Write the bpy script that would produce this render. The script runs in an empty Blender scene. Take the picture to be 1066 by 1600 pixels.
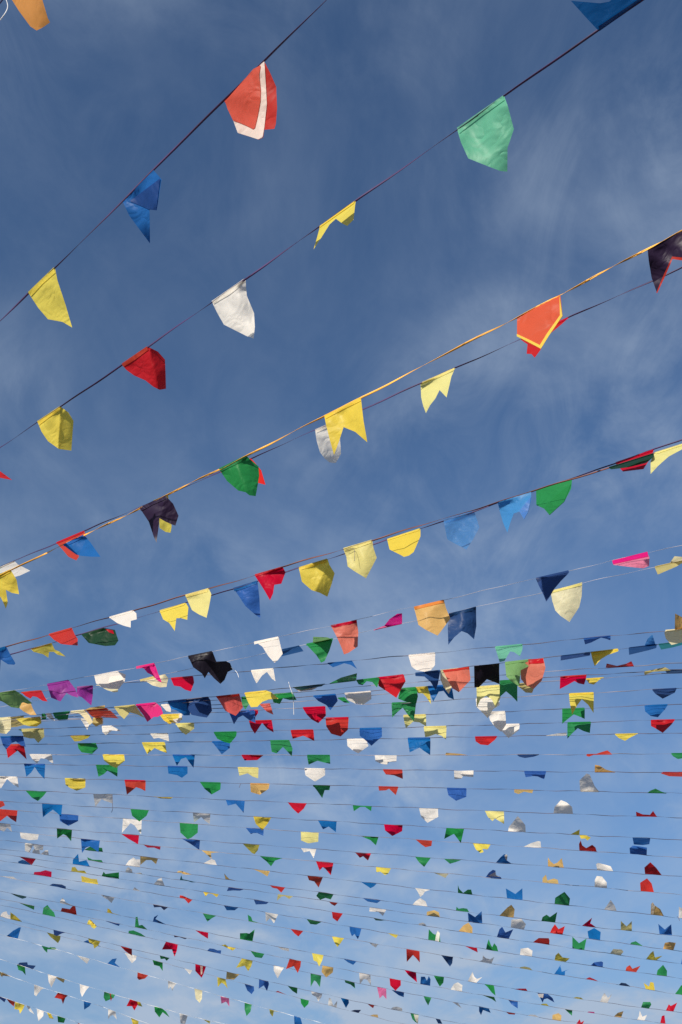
import bpy, bmesh, math, random
from mathutils import Vector
import numpy as np

random.seed(7)
R = math.radians
scene = bpy.context.scene
COL = scene.collection

# ---------------------------------------------------------------- camera
PITCH = R(40.0)
FPX = 1400.0                      # focal length in photograph pixels (1066 x 1600)
EYE = Vector((0.0, 0.0, 1.6))
cam_d = bpy.data.cameras.new('camera')
cam_d.sensor_fit = 'VERTICAL'
cam_d.sensor_height = 36.0
cam_d.lens = FPX / 1600.0 * 36.0
cam_d.clip_end = 3000.0
cam_d.clip_start = 0.05
cam = bpy.data.objects.new('camera', cam_d)
COL.objects.link(cam)
cam.location = EYE
cam.rotation_euler = (R(90) + PITCH, 0, 0)
scene.camera = cam

# ---------------------------------------------------------------- sky and sun
SUN_AZ = R(-146.0)                # measured from the viewing direction (+Y), positive to the right
SUN_EL = R(16.5)
world = bpy.data.worlds.new('World')
scene.world = world
world.use_nodes = True
nt = world.node_tree
nt.nodes.clear()
N = nt.nodes.new
L = nt.links.new
def math_node(op, a, b=None, clamp=False):
    n = N('ShaderNodeMath'); n.operation = op; n.use_clamp = clamp
    for i, v in enumerate((a, b)):
        if v is None: continue
        if isinstance(v, (int, float)): n.inputs[i].default_value = v
        else: L(v, n.inputs[i])
    return n.outputs[0]
sky = N('ShaderNodeTexSky')
sky.sky_type = 'NISHITA'
sky.sun_disc = False
sky.sun_elevation = SUN_EL
sky.sun_rotation = SUN_AZ
sky.altitude = 0
sky.air_density = 1.0
sky.dust_density = 0.1
sky.ozone_density = 6.5
# thin high cloud: a flat layer far above, seen in perspective
tc = N('ShaderNodeTexCoord')
sep = N('ShaderNodeSeparateXYZ'); L(tc.outputs['Generated'], sep.inputs[0])
zc = math_node('ADD', math_node('MAXIMUM', sep.outputs['Z'], 0.0), 0.16)
comb = N('ShaderNodeCombineXYZ')
L(math_node('DIVIDE', sep.outputs['X'], zc), comb.inputs[0])
L(math_node('DIVIDE', sep.outputs['Y'], zc), comb.inputs[1])
def cloud_noise(scale, loc, rot, stretch, detail, rough, dist, lo, hi):
    mp = N('ShaderNodeMapping'); mp.inputs['Location'].default_value = loc
    mp.inputs['Rotation'].default_value = (0, 0, rot); mp.inputs['Scale'].default_value = stretch
    L(comb.outputs[0], mp.inputs[0])
    no = N('ShaderNodeTexNoise'); no.inputs['Scale'].default_value = scale
    no.inputs['Detail'].default_value = detail; no.inputs['Roughness'].default_value = rough
    no.inputs['Distortion'].default_value = dist
    L(mp.outputs[0], no.inputs['Vector'])
    mr = N('ShaderNodeMapRange'); mr.interpolation_type = 'SMOOTHSTEP'
    mr.inputs['From Min'].default_value = lo; mr.inputs['From Max'].default_value = hi
    L(no.outputs['Fac'], mr.inputs['Value'])
    return mr.outputs[0]
SEED = (27.76, 39.68)
c_big = cloud_noise(1.25, (SEED[0], SEED[1], 0), R(25), (1.0, 1.2, 1), 4.0, 0.5, 0.6, 0.40, 0.64)
c_mid = cloud_noise(2.9, (SEED[1] + 5, SEED[0], 2), R(-35), (1.0, 0.75, 1), 8.0, 0.58, 0.45, 0.38, 0.70)
c_fine = cloud_noise(7.5, (8.3, 2.2, 4), R(-40), (1.0, 0.6, 1), 10.0, 0.66, 0.9, 0.36, 0.74)
wisp = math_node('ADD', math_node('MULTIPLY', c_mid, 0.80), math_node('MULTIPLY', c_fine, 0.38))
cl = math_node('MULTIPLY', wisp, math_node('ADD', math_node('MULTIPLY', c_big, 0.72), 0.26))
zz = math_node('MAXIMUM', sep.outputs['Z'], 0.0)
# cloud and the thin haze under it are seen more edge-on, and so thicker, towards the horizon
thick = math_node('DIVIDE', 0.42, math_node('ADD', zz, 0.06))
cl = math_node('MINIMUM', math_node('MULTIPLY', cl, thick), 0.9)
veil = math_node('DIVIDE', 0.060, math_node('ADD', math_node('MULTIPLY', zz, zz), 0.065))
mixv = N('ShaderNodeMixRGB'); L(veil, mixv.inputs[0]); L(sky.outputs[0], mixv.inputs[1])
mixv.inputs[2].default_value = (2.15, 3.05, 4.1, 1)
mix = N('ShaderNodeMixRGB'); mix.blend_type = 'MIX'
L(cl, mix.inputs[0])
L(mixv.outputs[0], mix.inputs[1])
mix.inputs[2].default_value = (3.15, 3.85, 4.9, 1)
bg = N('ShaderNodeBackground'); bg.inputs['Strength'].default_value = 0.112
L(mix.outputs[0], bg.inputs['Color'])
wo = N('ShaderNodeOutputWorld'); L(bg.outputs[0], wo.inputs['Surface'])

sun_d = bpy.data.lights.new('sun', 'SUN')
sun_d.energy = 5.0
sun_d.angle = R(0.5)
sun_d.color = (1.0, 0.93, 0.82)
sun = bpy.data.objects.new('sun', sun_d)
COL.objects.link(sun)
to_sun = Vector((math.sin(SUN_AZ) * math.cos(SUN_EL), math.cos(SUN_AZ) * math.cos(SUN_EL), math.sin(SUN_EL)))
sun.rotation_euler = to_sun.to_track_quat('Z', 'Y').to_euler()
sun.location = (0, 0, 30)

vs = scene.view_settings
vs.view_transform = 'Standard'
vs.look = 'None'
vs.exposure = 0.22
vs.gamma = 1.0
vs.use_curve_mapping = False
scene.cycles.max_bounces = 6
scene.cycles.transparent_max_bounces = 8

# ---------------------------------------------------------------- materials
def paper_mat(name, rgb, trans=0.38, rough=0.45, spec=0.12, clear=0.0):
    m = bpy.data.materials.new(name); m.use_nodes = True
    t = m.node_tree; t.nodes.clear()
    n = t.nodes.new; l = t.links.new
    out = n('ShaderNodeOutputMaterial')
    p = n('ShaderNodeBsdfPrincipled'); p.inputs['Roughness'].default_value = rough
    p.inputs['Specular IOR Level'].default_value = spec
    p.inputs['Coat Weight'].default_value = 0.07; p.inputs['Coat Roughness'].default_value = 0.28; p.inputs['Coat IOR'].default_value = 1.4
    tr = n('ShaderNodeBsdfTranslucent')
    mx = n('ShaderNodeMixShader'); mx.inputs[0].default_value = min(0.5, trans * 1.35)
    base = n('ShaderNodeRGB'); base.outputs[0].default_value = (*rgb, 1)
    oi = n('ShaderNodeObjectInfo')
    tcn = n('ShaderNodeTexCoord')
    # uneven dye and a little fading, different on every pennant
    no = n('ShaderNodeTexNoise'); no.noise_dimensions = '4D'; no.inputs['Scale'].default_value = 9.0
    no.inputs['Detail'].default_value = 4.0
    l(tcn.outputs['Object'], no.inputs['Vector'])
    mulr = n('ShaderNodeMath'); mulr.operation = 'MULTIPLY'; mulr.inputs[1].default_value = 37.0
    l(oi.outputs['Random'], mulr.inputs[0]); l(mulr.outputs[0], no.inputs['W'])
    hs = n('ShaderNodeHueSaturation')
    mrv = n('ShaderNodeMapRange'); mrv.inputs['To Min'].default_value = 0.88; mrv.inputs['To Max'].default_value = 1.10
    l(no.outputs['Fac'], mrv.inputs['Value'])
    mrh = n('ShaderNodeMapRange'); mrh.inputs['To Min'].default_value = 0.49; mrh.inputs['To Max'].default_value = 0.51
    l(oi.outputs['Random'], mrh.inputs['Value'])
    mrs = n('ShaderNodeMapRange'); mrs.inputs['To Min'].default_value = 1.03; mrs.inputs['To Max'].default_value = 0.95
    l(oi.outputs['Random'], mrs.inputs['Value'])
    l(mrh.outputs[0], hs.inputs['Hue']); l(mrs.outputs[0], hs.inputs['Saturation']); l(mrv.outputs[0], hs.inputs['Value'])
    l(base.outputs[0], hs.inputs['Color'])
    l(hs.outputs[0], p.inputs['Base Color']); l(hs.outputs[0], tr.inputs['Color'])
    # fine crumple
    nb = n('ShaderNodeTexNoise'); nb.noise_dimensions = '4D'; nb.inputs['Scale'].default_value = 9.0
    nb.inputs['Detail'].default_value = 2.0; nb.inputs['Distortion'].default_value = 0.8
    l(tcn.outputs['Object'], nb.inputs['Vector']); l(mulr.outputs[0], nb.inputs['W'])
    r1 = n('ShaderNodeMath'); r1.operation = 'SUBTRACT'; r1.inputs[1].default_value = 0.5; l(nb.outputs['Fac'], r1.inputs[0])
    r2 = n('ShaderNodeMath'); r2.operation = 'ABSOLUTE'; l(r1.outputs[0], r2.inputs[0])
    nc = n('ShaderNodeTexNoise'); nc.inputs['Scale'].default_value = 38.0; nc.inputs['Detail'].default_value = 3.0
    l(tcn.outputs['Object'], nc.inputs['Vector'])
    r3 = n('ShaderNodeMath'); r3.operation = 'MULTIPLY_ADD'; r3.inputs[1].default_value = 0.03
    l(nc.outputs['Fac'], r3.inputs[0]); l(r2.outputs[0], r3.inputs[2])
    bp = n('ShaderNodeBump'); bp.inputs['Strength'].default_value = 0.4; bp.inputs['Distance'].default_value = 0.05
    l(r3.outputs[0], bp.inputs['Height'])
    l(bp.outputs[0], p.inputs['Normal']); l(bp.outputs[0], tr.inputs['Normal'])
    l(p.outputs[0], mx.inputs[1]); l(tr.outputs[0], mx.inputs[2]); l(mx.outputs[0], out.inputs['Surface'])
    if clear:
        tp = n('ShaderNodeBsdfTransparent'); tp.inputs[0].default_value = (0.75, 0.88, 1.0, 1)
        m2 = n('ShaderNodeMixShader'); m2.inputs[0].default_value = clear
        l(mx.outputs[0], m2.inputs[1]); l(tp.outputs[0], m2.inputs[2]); l(m2.outputs[0], out.inputs['Surface'])
    return m

PAL = {   # code: (colour word, linear base colour, translucency)
 'r': ('red', (0.56, 0.012, 0.018), .36), 'R': ('orange red', (0.60, 0.030, 0.012), .25),
 'y': ('yellow', (0.85, 0.66, 0.085), .36), 'Y': ('pale yellow', (0.85, 0.75, 0.27), .40),
 'o': ('tan orange', (0.74, 0.47, 0.16), .36), 'O': ('orange', (0.78, 0.31, 0.07), .36),
 'w': ('white', (0.93, 0.87, 0.79), .37), 'g': ('green', (0.025, 0.26, 0.075), .34),
 'm': ('mint green', (0.16, 0.52, 0.34), .40), 'e': ('pale green', (0.22, 0.42, 0.15), .36),
 'b': ('blue', (0.018, 0.13, 0.42), .32), 'l': ('sky blue', (0.07, 0.27, 0.62), .40),
 'n': ('navy blue', (0.016, 0.055, 0.17), .25), 'q': ('see through pale blue', (0.07, 0.25, 0.60), .45), 'S': ('light red', (0.68, 0.080, 0.058), .40),
 'K': ('black purple', (0.020, 0.011, 0.034), .08), 'B': ('deep blue', (0.010, 0.070, 0.25), .28),
 'k': ('black', (0.010, 0.008, 0.016), .05),
 'p': ('bright pink', (0.72, 0.02, 0.20), .34), 'P': ('pale pink', (0.80, 0.20, 0.36), .36),
 'u': ('purple', (0.30, 0.04, 0.30), .34), 's': ('salmon red', (0.74, 0.17, 0.12), .40),
 'c': ('cream', (0.82, 0.74, 0.46), .36), 'v': ('olive yellow', (0.62, 0.52, 0.20), .36),
 'a': ('silver grey', (0.42, 0.42, 0.43), .20), 'D': ('dark green', (0.007, 0.034, 0.016), .08),
 't': ('teal', (0.015, 0.17, 0.19), .30),
}
MAT = {k: paper_mat(v[0].replace(' ', '_') + '_film', v[1], v[2], clear=0.45 if k == 'q' else 0.0) for k, v in PAL.items()}

def cord_mat(name, rgb, rough=0.6):
    m = bpy.data.materials.new(name); m.use_nodes = True
    t = m.node_tree; p = t.nodes['Principled BSDF']
    no = t.nodes.new('ShaderNodeTexNoise'); no.inputs['Scale'].default_value = 6.0; no.inputs['Detail'].default_value = 3
    g = t.nodes.new('ShaderNodeTexCoord'); t.links.new(g.outputs['Object'], no.inputs['Vector'])
    r = t.nodes.new('ShaderNodeValToRGB')
    r.color_ramp.elements[0].color = (*[c * 0.55 for c in rgb], 1); r.color_ramp.elements[0].position = .35
    r.color_ramp.elements[1].color = (*[min(1, c * 1.25) for c in rgb], 1); r.color_ramp.elements[1].position = .65
    t.links.new(no.outputs['Fac'], r.inputs['Fac']); t.links.new(r.outputs[0], p.inputs['Base Color'])
    p.inputs['Roughness'].default_value = rough
    return m
CORD = {'purple': cord_mat('purple_ribbon', (0.045, 0.014, 0.085)), 'orange': cord_mat('orange_ribbon', (0.78, 0.38, 0.04)),
        'brown': cord_mat('brown_ribbon', (0.13, 0.035, 0.02)), 'thread': cord_mat('pale_thread', (0.36, 0.34, 0.37)),
        'dark': cord_mat('dark_ribbon', (0.09, 0.08, 0.12)), 'grey': cord_mat('grey_ribbon', (0.20, 0.19, 0.23)),
        'white': cord_mat('white_ribbon', (0.80, 0.78, 0.76))}

gm = bpy.data.materials.new('pale_paving'); gm.use_nodes = True
_t = gm.node_tree; _p = _t.nodes['Principled BSDF']; _p.inputs['Roughness'].default_value = 0.9
_n = _t.nodes.new('ShaderNodeTexNoise'); _n.inputs['Scale'].default_value = 0.8; _n.inputs['Detail'].default_value = 8
_r = _t.nodes.new('ShaderNodeValToRGB'); _r.color_ramp.elements[0].color = (.15, .135, .115, 1); _r.color_ramp.elements[1].color = (.27, .245, .21, 1)
_g = _t.nodes.new('ShaderNodeTexCoord'); _t.links.new(_g.outputs['Object'], _n.inputs['Vector'])
_t.links.new(_n.outputs['Fac'], _r.inputs['Fac']); _t.links.new(_r.outputs[0], _p.inputs['Base Color'])

# ---------------------------------------------------------------- ground
gme = bpy.data.meshes.new('ground')
S = 1500
gme.from_pydata([(-S, -S, 0), (S, -S, 0), (S, S, 0), (-S, S, 0)], [], [(0, 1, 2, 3)])
gme.materials.append(gm)
ground = bpy.data.objects.new('ground', gme); COL.objects.link(ground)
ground['kind'] = 'structure'

# ---------------------------------------------------------------- geometry of the place
def ray(x, y):
    u = x - 533.0; v = 800.0 - y
    return Vector((u, FPX * math.cos(PITCH) - v * math.sin(PITCH), FPX * math.sin(PITCH) + v * math.cos(PITCH)))
def on_plane(x, y, p0, nrm):
    r = ray(x, y)
    k = nrm.dot(p0 - EYE) / nrm.dot(r)
    return EYE + r * k
def to_px(p):
    q = p - EYE
    fw = q.y * math.cos(PITCH) + q.z * math.sin(PITCH); up = -q.y * math.sin(PITCH) + q.z * math.cos(PITCH)
    if fw < 0.01: return None
    return 533 + FPX * q.x / fw, 800 - FPX * up / fw

# Every bunting hangs in its own upright plane  Y + t X = D  (t: how much it runs towards the camera on the right).
# cord course: points along it as seen in the photograph
CORDS = {}
def cord(i, t, kind, pts, width=None):
    CORDS[i] = dict(t=t, kind=kind, H={4: 3.7, 6: 3.3, 8: 3.35, 37: 3.3, 38: 3.5, 39: 3.6, 40: 3.7}.get(i, 3.2), pts=[tuple(map(float, p.split(','))) for p in pts.split()], width=width)
cord(0, .90, 'purple', '-60,84 0,5 60,-73 110,-138')
cord(1, .90, 'purple', '0,501 45,460 86,420 102,400 190,316 240,267 348,157 412,95 470,42 509,0')
cord(2, .80, 'purple', '0,698 59,660 95,636 190,572 231,543 331,472 384,436 434,399 500,353 560,311 713,206 788,151 828,122 934,46 1003,0')
cord(3, .62, 'orange', '0,898 37,881 96,854 139,832 172,817 216,796 257,775 342,734 385,713 430,690 505,651 535,636 588,609 683,561 745,528 808,496 875,461 1012,389 1066,361')
cord(4, .62, 'purple', '0,885 22,876 88,850 131,830 212,797 340,737 392,716 492,673 565,640 657,600 708,577 808,532 880,500 1018,440 1066,417')
cord(5, .45, 'brown', '0,1013 75,992 169,966 210,953 325,921 399,898 442,885 537,859 583,843 666,818 741,798 779,784 895,748 951,730 1066,695')
cord(6, .45, 'purple', '0,1027 49,1014 128,990 250,955 330,929 400,910 466,888 511,874 607,842 666,823 741,800 779,785.5 895,746 951,726 1066,688')
cord(7, .32, 'thread', '0,1082 38,1076 74,1070 108,1063 148,1056 212,1043 245,1035 294,1026 332,1018 367,1010 436,996 517,977 557,968 627,953 646,948 694,937 712,932 837,904 891,892 960,877 1013,864 1066,850', .0024)
cord(8, .32, 'thread', '0,1105 30,1099 150,1075 219,1062 250,1056 387,1028 479,1006 521,997 584,983 628,973 702,959 744,949 846,927 910,911 1022,887 1066,875', .0024)
cord(9, .24, 'dark', '0,1086 34,1081 65,1079 118,1074 218,1065 267,1060 314,1056 365,1050 427,1045 497,1038 534,1034 638,1024 681,1021 773,1011 799,1008 912,998 954,993 1036,986 1066,983')
cord(10, .22, 'dark', '0,1120 110,1113 134,1111 173,1107 212,1102 267,1096 338,1085 382,1083 427,1079 454,1075 509,1068 534,1064 593,1058 647,1053 692,1047 733,1042 783,1039 834,1030 877,1025 967,1014 1007,1009 1066,1002')
cord(11, .16, 'grey', '0,1124 110,1118 267,1104 340,1093 457,1082 533,1072 593,1067 668,1063 783,1058 853,1053 947,1044 1066,1034')
cord(12, .16, 'dark', '0,1127 110,1121 267,1110 333,1102 457,1088 533,1082 579,1078 668,1073 783,1066 850,1061 917,1055 1066,1045')
cord(13, .16, 'grey', '0,1129 110,1123 267,1113 400,1100 533,1090 668,1081 783,1071 852,1065 974,1056 1066,1052')
cord(14, .12, 'grey', '0,1130 110,1124 267,1117 331,1113 450,1107 533,1103 608,1099 688,1095 741,1092 837,1087 929,1082 1017,1078 1066,1075')
cord(15, .10, 'dark', '0,1141 73,1138 138,1136 267,1131 390,1127 427,1125 477,1123 544,1122 628,1118 743,1114 800,1111 879,1107 1007,1103 1066,1100')
cord(16, .09, 'dark', '0,1151 70,1150 140,1149 267,1146 392,1143 455,1140.5 534,1139 596,1138 663,1136 728,1134 811,1131 887,1129.5 1017,1126 1066,1124')
cord(17, .08, 'dark', '0,1164 70,1162.5 223,1160.5 330,1159 422,1157.5 500,1156 533,1155.5 638,1154 743,1151 800,1150 887,1149 962,1147 1066,1145')
cord(18, .07, 'grey', '0,1179 160,1179 267,1179.5 377,1180 480,1180.5 533,1180 671,1180 800,1179.6 959,1177.6 1066,1177.6')
cord(19, .06, 'dark', '0,1193 38,1194 150,1196 267,1197 372,1199 475,1201 534,1202 596,1202.7 708,1204.4 800,1205 929,1205.7 1066,1207')
cord(20, .05, 'dark', '0,1213.4 100,1216.4 195,1219 267,1221 313,1222.7 422,1224.7 533,1227.5 621,1229.7 698,1231.7 800,1233.7 907,1236.5 1012,1238.5 1066,1239.7')
cord(21, .05, 'dark', '3,1233.4 41,1235.7 145,1240 240,1244.7 353,1250 450,1253 534,1257 581,1259.8 656,1263 758,1267 800,1268.3 867,1271 994,1275 1066,1278')
cord(22, .05, 'dark', '0,1252 66,1255 205,1264 267,1267.8 302,1270 396,1276 497,1282 533,1284 601,1288 697,1294 793,1298 892,1303.6 988,1309 1066,1312')
cord(23, .04, 'grey', '0,1264 28,1266.5 98,1271.5 190,1279.5 267,1284.5 342,1290 385,1293.5 470,1299.8 562,1305 640,1310 673,1313.7 739,1319 820,1322.6 906,1329 984,1334 1066,1340')
cord(24, .04, 'dark', '0,1287 90,1294 190,1303 220,1306 284,1310.6 378,1317.5 420,1321 469.5,1325.5 554,1332 630,1337.5 694,1340.6 774.5,1348 850,1353 935,1360 1009,1365.7 1066,1370')
cord(25, .03, 'grey', '16,1299.3 62,1303.4 126,1310.6 202,1317 251,1322.6 311,1328 344,1331 406,1338 494,1346 587,1355 630,1358.7 677,1362.6 760,1370.5 850,1378.7 928,1386 1001,1393 1066,1398')
cord(26, .03, 'dark', '8,1313 39,1317 68,1320.5 132,1328.6 161,1331 220,1338 247,1341.6 317,1349.4 396,1357.7 430,1362 480,1367.4 564,1377 640,1386.6 716,1395.7 791,1404.5 850,1410 945,1421.5 1017,1429 1066,1434.5')
cord(27, .03, 'dark', '0,1326 39,1332 87,1337 144,1345.7 198,1352 220,1355.6 276,1362 301,1366.8 352,1373.6 422,1382.5 445,1387 496,1394 568,1404.5 640,1413.8 712,1421.7 780,1430 846,1438.6 910,1447 970,1453 1029,1459.8 1066,1463')
cord(28, .02, 'dark', '0,1333.8 33,1338.5 56,1343 113,1351 140,1354 182,1360 228,1367.4 284,1374 356,1386 420,1395 457,1400.8 515,1408.7 603,1422 630,1425.6 667,1430 731,1439 798,1449 846,1456 920,1467 984,1475 1036,1483 1066,1486.6')
cord(29, .02, 'dark', '0,1344.7 27,1348.4 49,1352 111,1361 159,1368.4 186,1372.6 220,1378.5 241,1381 317,1394 398,1406.6 430,1410.7 519,1425 585,1435.5 630,1441.6 717,1454.5 776,1464 836,1473 895,1481.4 953,1489.7 1011,1499 1066,1507')
cord(30, .02, 'dark', '0,1359 54,1366.8 80,1371 126,1377.7 206,1390.5 233,1394 282,1402.5 350,1415 414,1426 480,1436 564,1451 606,1456.7 630,1462 688,1472 760,1484.5 811,1491 846,1497 922,1509 978,1516.5 1027,1523.7 1066,1529')
cord(31, .02, 'grey', '0,1370 76,1381.8 103,1388 157,1397.7 179,1403.5 210,1408.7 239,1413 317,1426 387,1439.6 420,1445.3 454,1450 519,1464 577,1472 630,1482.5 690,1493.4 747,1501.5 811,1512.4 850,1518.6 915,1530 968,1538 1023,1548 1057,1553.7')
cord(32, .01, 'dark', '0,1392.6 18,1395.7 41,1401.5 95,1411.8 167,1425 210,1433.9 239,1439.6 305,1454 375,1467 420,1476.3 488,1489.3 537,1499 630,1515 679,1524.8 731,1533 752,1536 805,1546 850,1552.5 895,1559 937,1565 1003,1573.7 1066,1583')
cord(33, .01, 'grey', '0,1405 30,1411 93,1423 122,1429.6 165,1438 188,1443.5 230,1452.5 272,1461.8 344,1475 391,1487 420,1491 453,1499 521,1512.4 562,1520.7 609,1530 640,1533.5 673,1540 704,1546.5 754,1554 794,1561 858,1572 928,1582.6 959,1587.7 994,1594 1032,1599')
cord(34, .01, 'dark', '0,1413.4 20,1419 66,1427.7 85,1432.4 136,1444 200,1456.7 222,1463 257,1471 323,1485.6 378,1498 420,1506.5 469,1517.6 485,1521 540,1532 589,1542 630,1549.5 661,1556.8 706,1564 750,1573 787,1580 846,1591')
cord(35, .00, 'dark', '0,1432 35,1441 72,1449.4 103,1457.7 132,1464 184,1477 220,1485 251,1494 305,1507 354,1517.6 385,1525.8 420,1533 450,1540 486,1549.5 532,1559 564,1566 593,1572 642,1583 679,1591 717,1599')
cord(36, .00, 'grey', '39,1448 107,1466 132,1472 159,1479 188,1487 261,1506 288,1513 321,1521.7 383,1537 424,1548 451,1555 484,1564 507,1570 544,1578 577,1587 622,1598')
cord(37, .00, 'white', '0,1459.8 28,1467 62,1477.3 89,1484.5 116,1490.7 142,1500 168,1505 188,1512 220,1520 259,1532 278,1537 305,1544.4 344,1555.7 383,1567 420,1577 459,1587.7 486,1594 509,1599.7')
cord(38, .00, 'white', '0,1499 27,1507 56,1514.5 74,1522 101,1531 124,1537 163,1550 202,1561 253,1575 280,1582.6 317,1593')
cord(39, .00, 'white', '0,1518.6 19,1526 39,1533 68,1544 91,1551 130,1563 169,1576 186,1583 204,1590')
cord(40, .00, 'white', '0,1557 27,1567 47,1572 68,1579.5 89,1586.7 124,1599')

# pennants: outlines read off the photograph, one per line "bunting colour  left-anchor right-anchor outline..."
# '^part colour' adds a piece lying on the pennant above it; 'thread' adds a loose thread
TILE = {'T1': (0, 0, 2), 'T2': (533, 0, 2), 'T3': (0, 400, 2), 'T4': (533, 350, 2), 'T5': (0, 740, 2.665), 'T6': (350, 740, 2.665),
        'T7': (666, 660, 2.665)}
for k, (a, b, s) in enumerate([(0, 980, 3.9925), (267, 980, 3.9925), (533, 930, 3.9925), (799, 930, 3.9925)]): TILE['A%d' % (k + 1)] = (a, b, s)
for k, (a, b, s) in enumerate([(0, 1130, 3.9925), (267, 1130, 3.9925), (533, 1110, 3.9925), (799, 1110, 3.9925)]): TILE['B%d' % (k + 1)] = (a, b, s)
for k, a in enumerate((0, 210, 420, 630, 846)):
    TILE['C%d' % (k + 1)] = (a, 1290, 4.845); TILE['D%d' % (k + 1)] = (a, 1435, 4.845)
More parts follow.
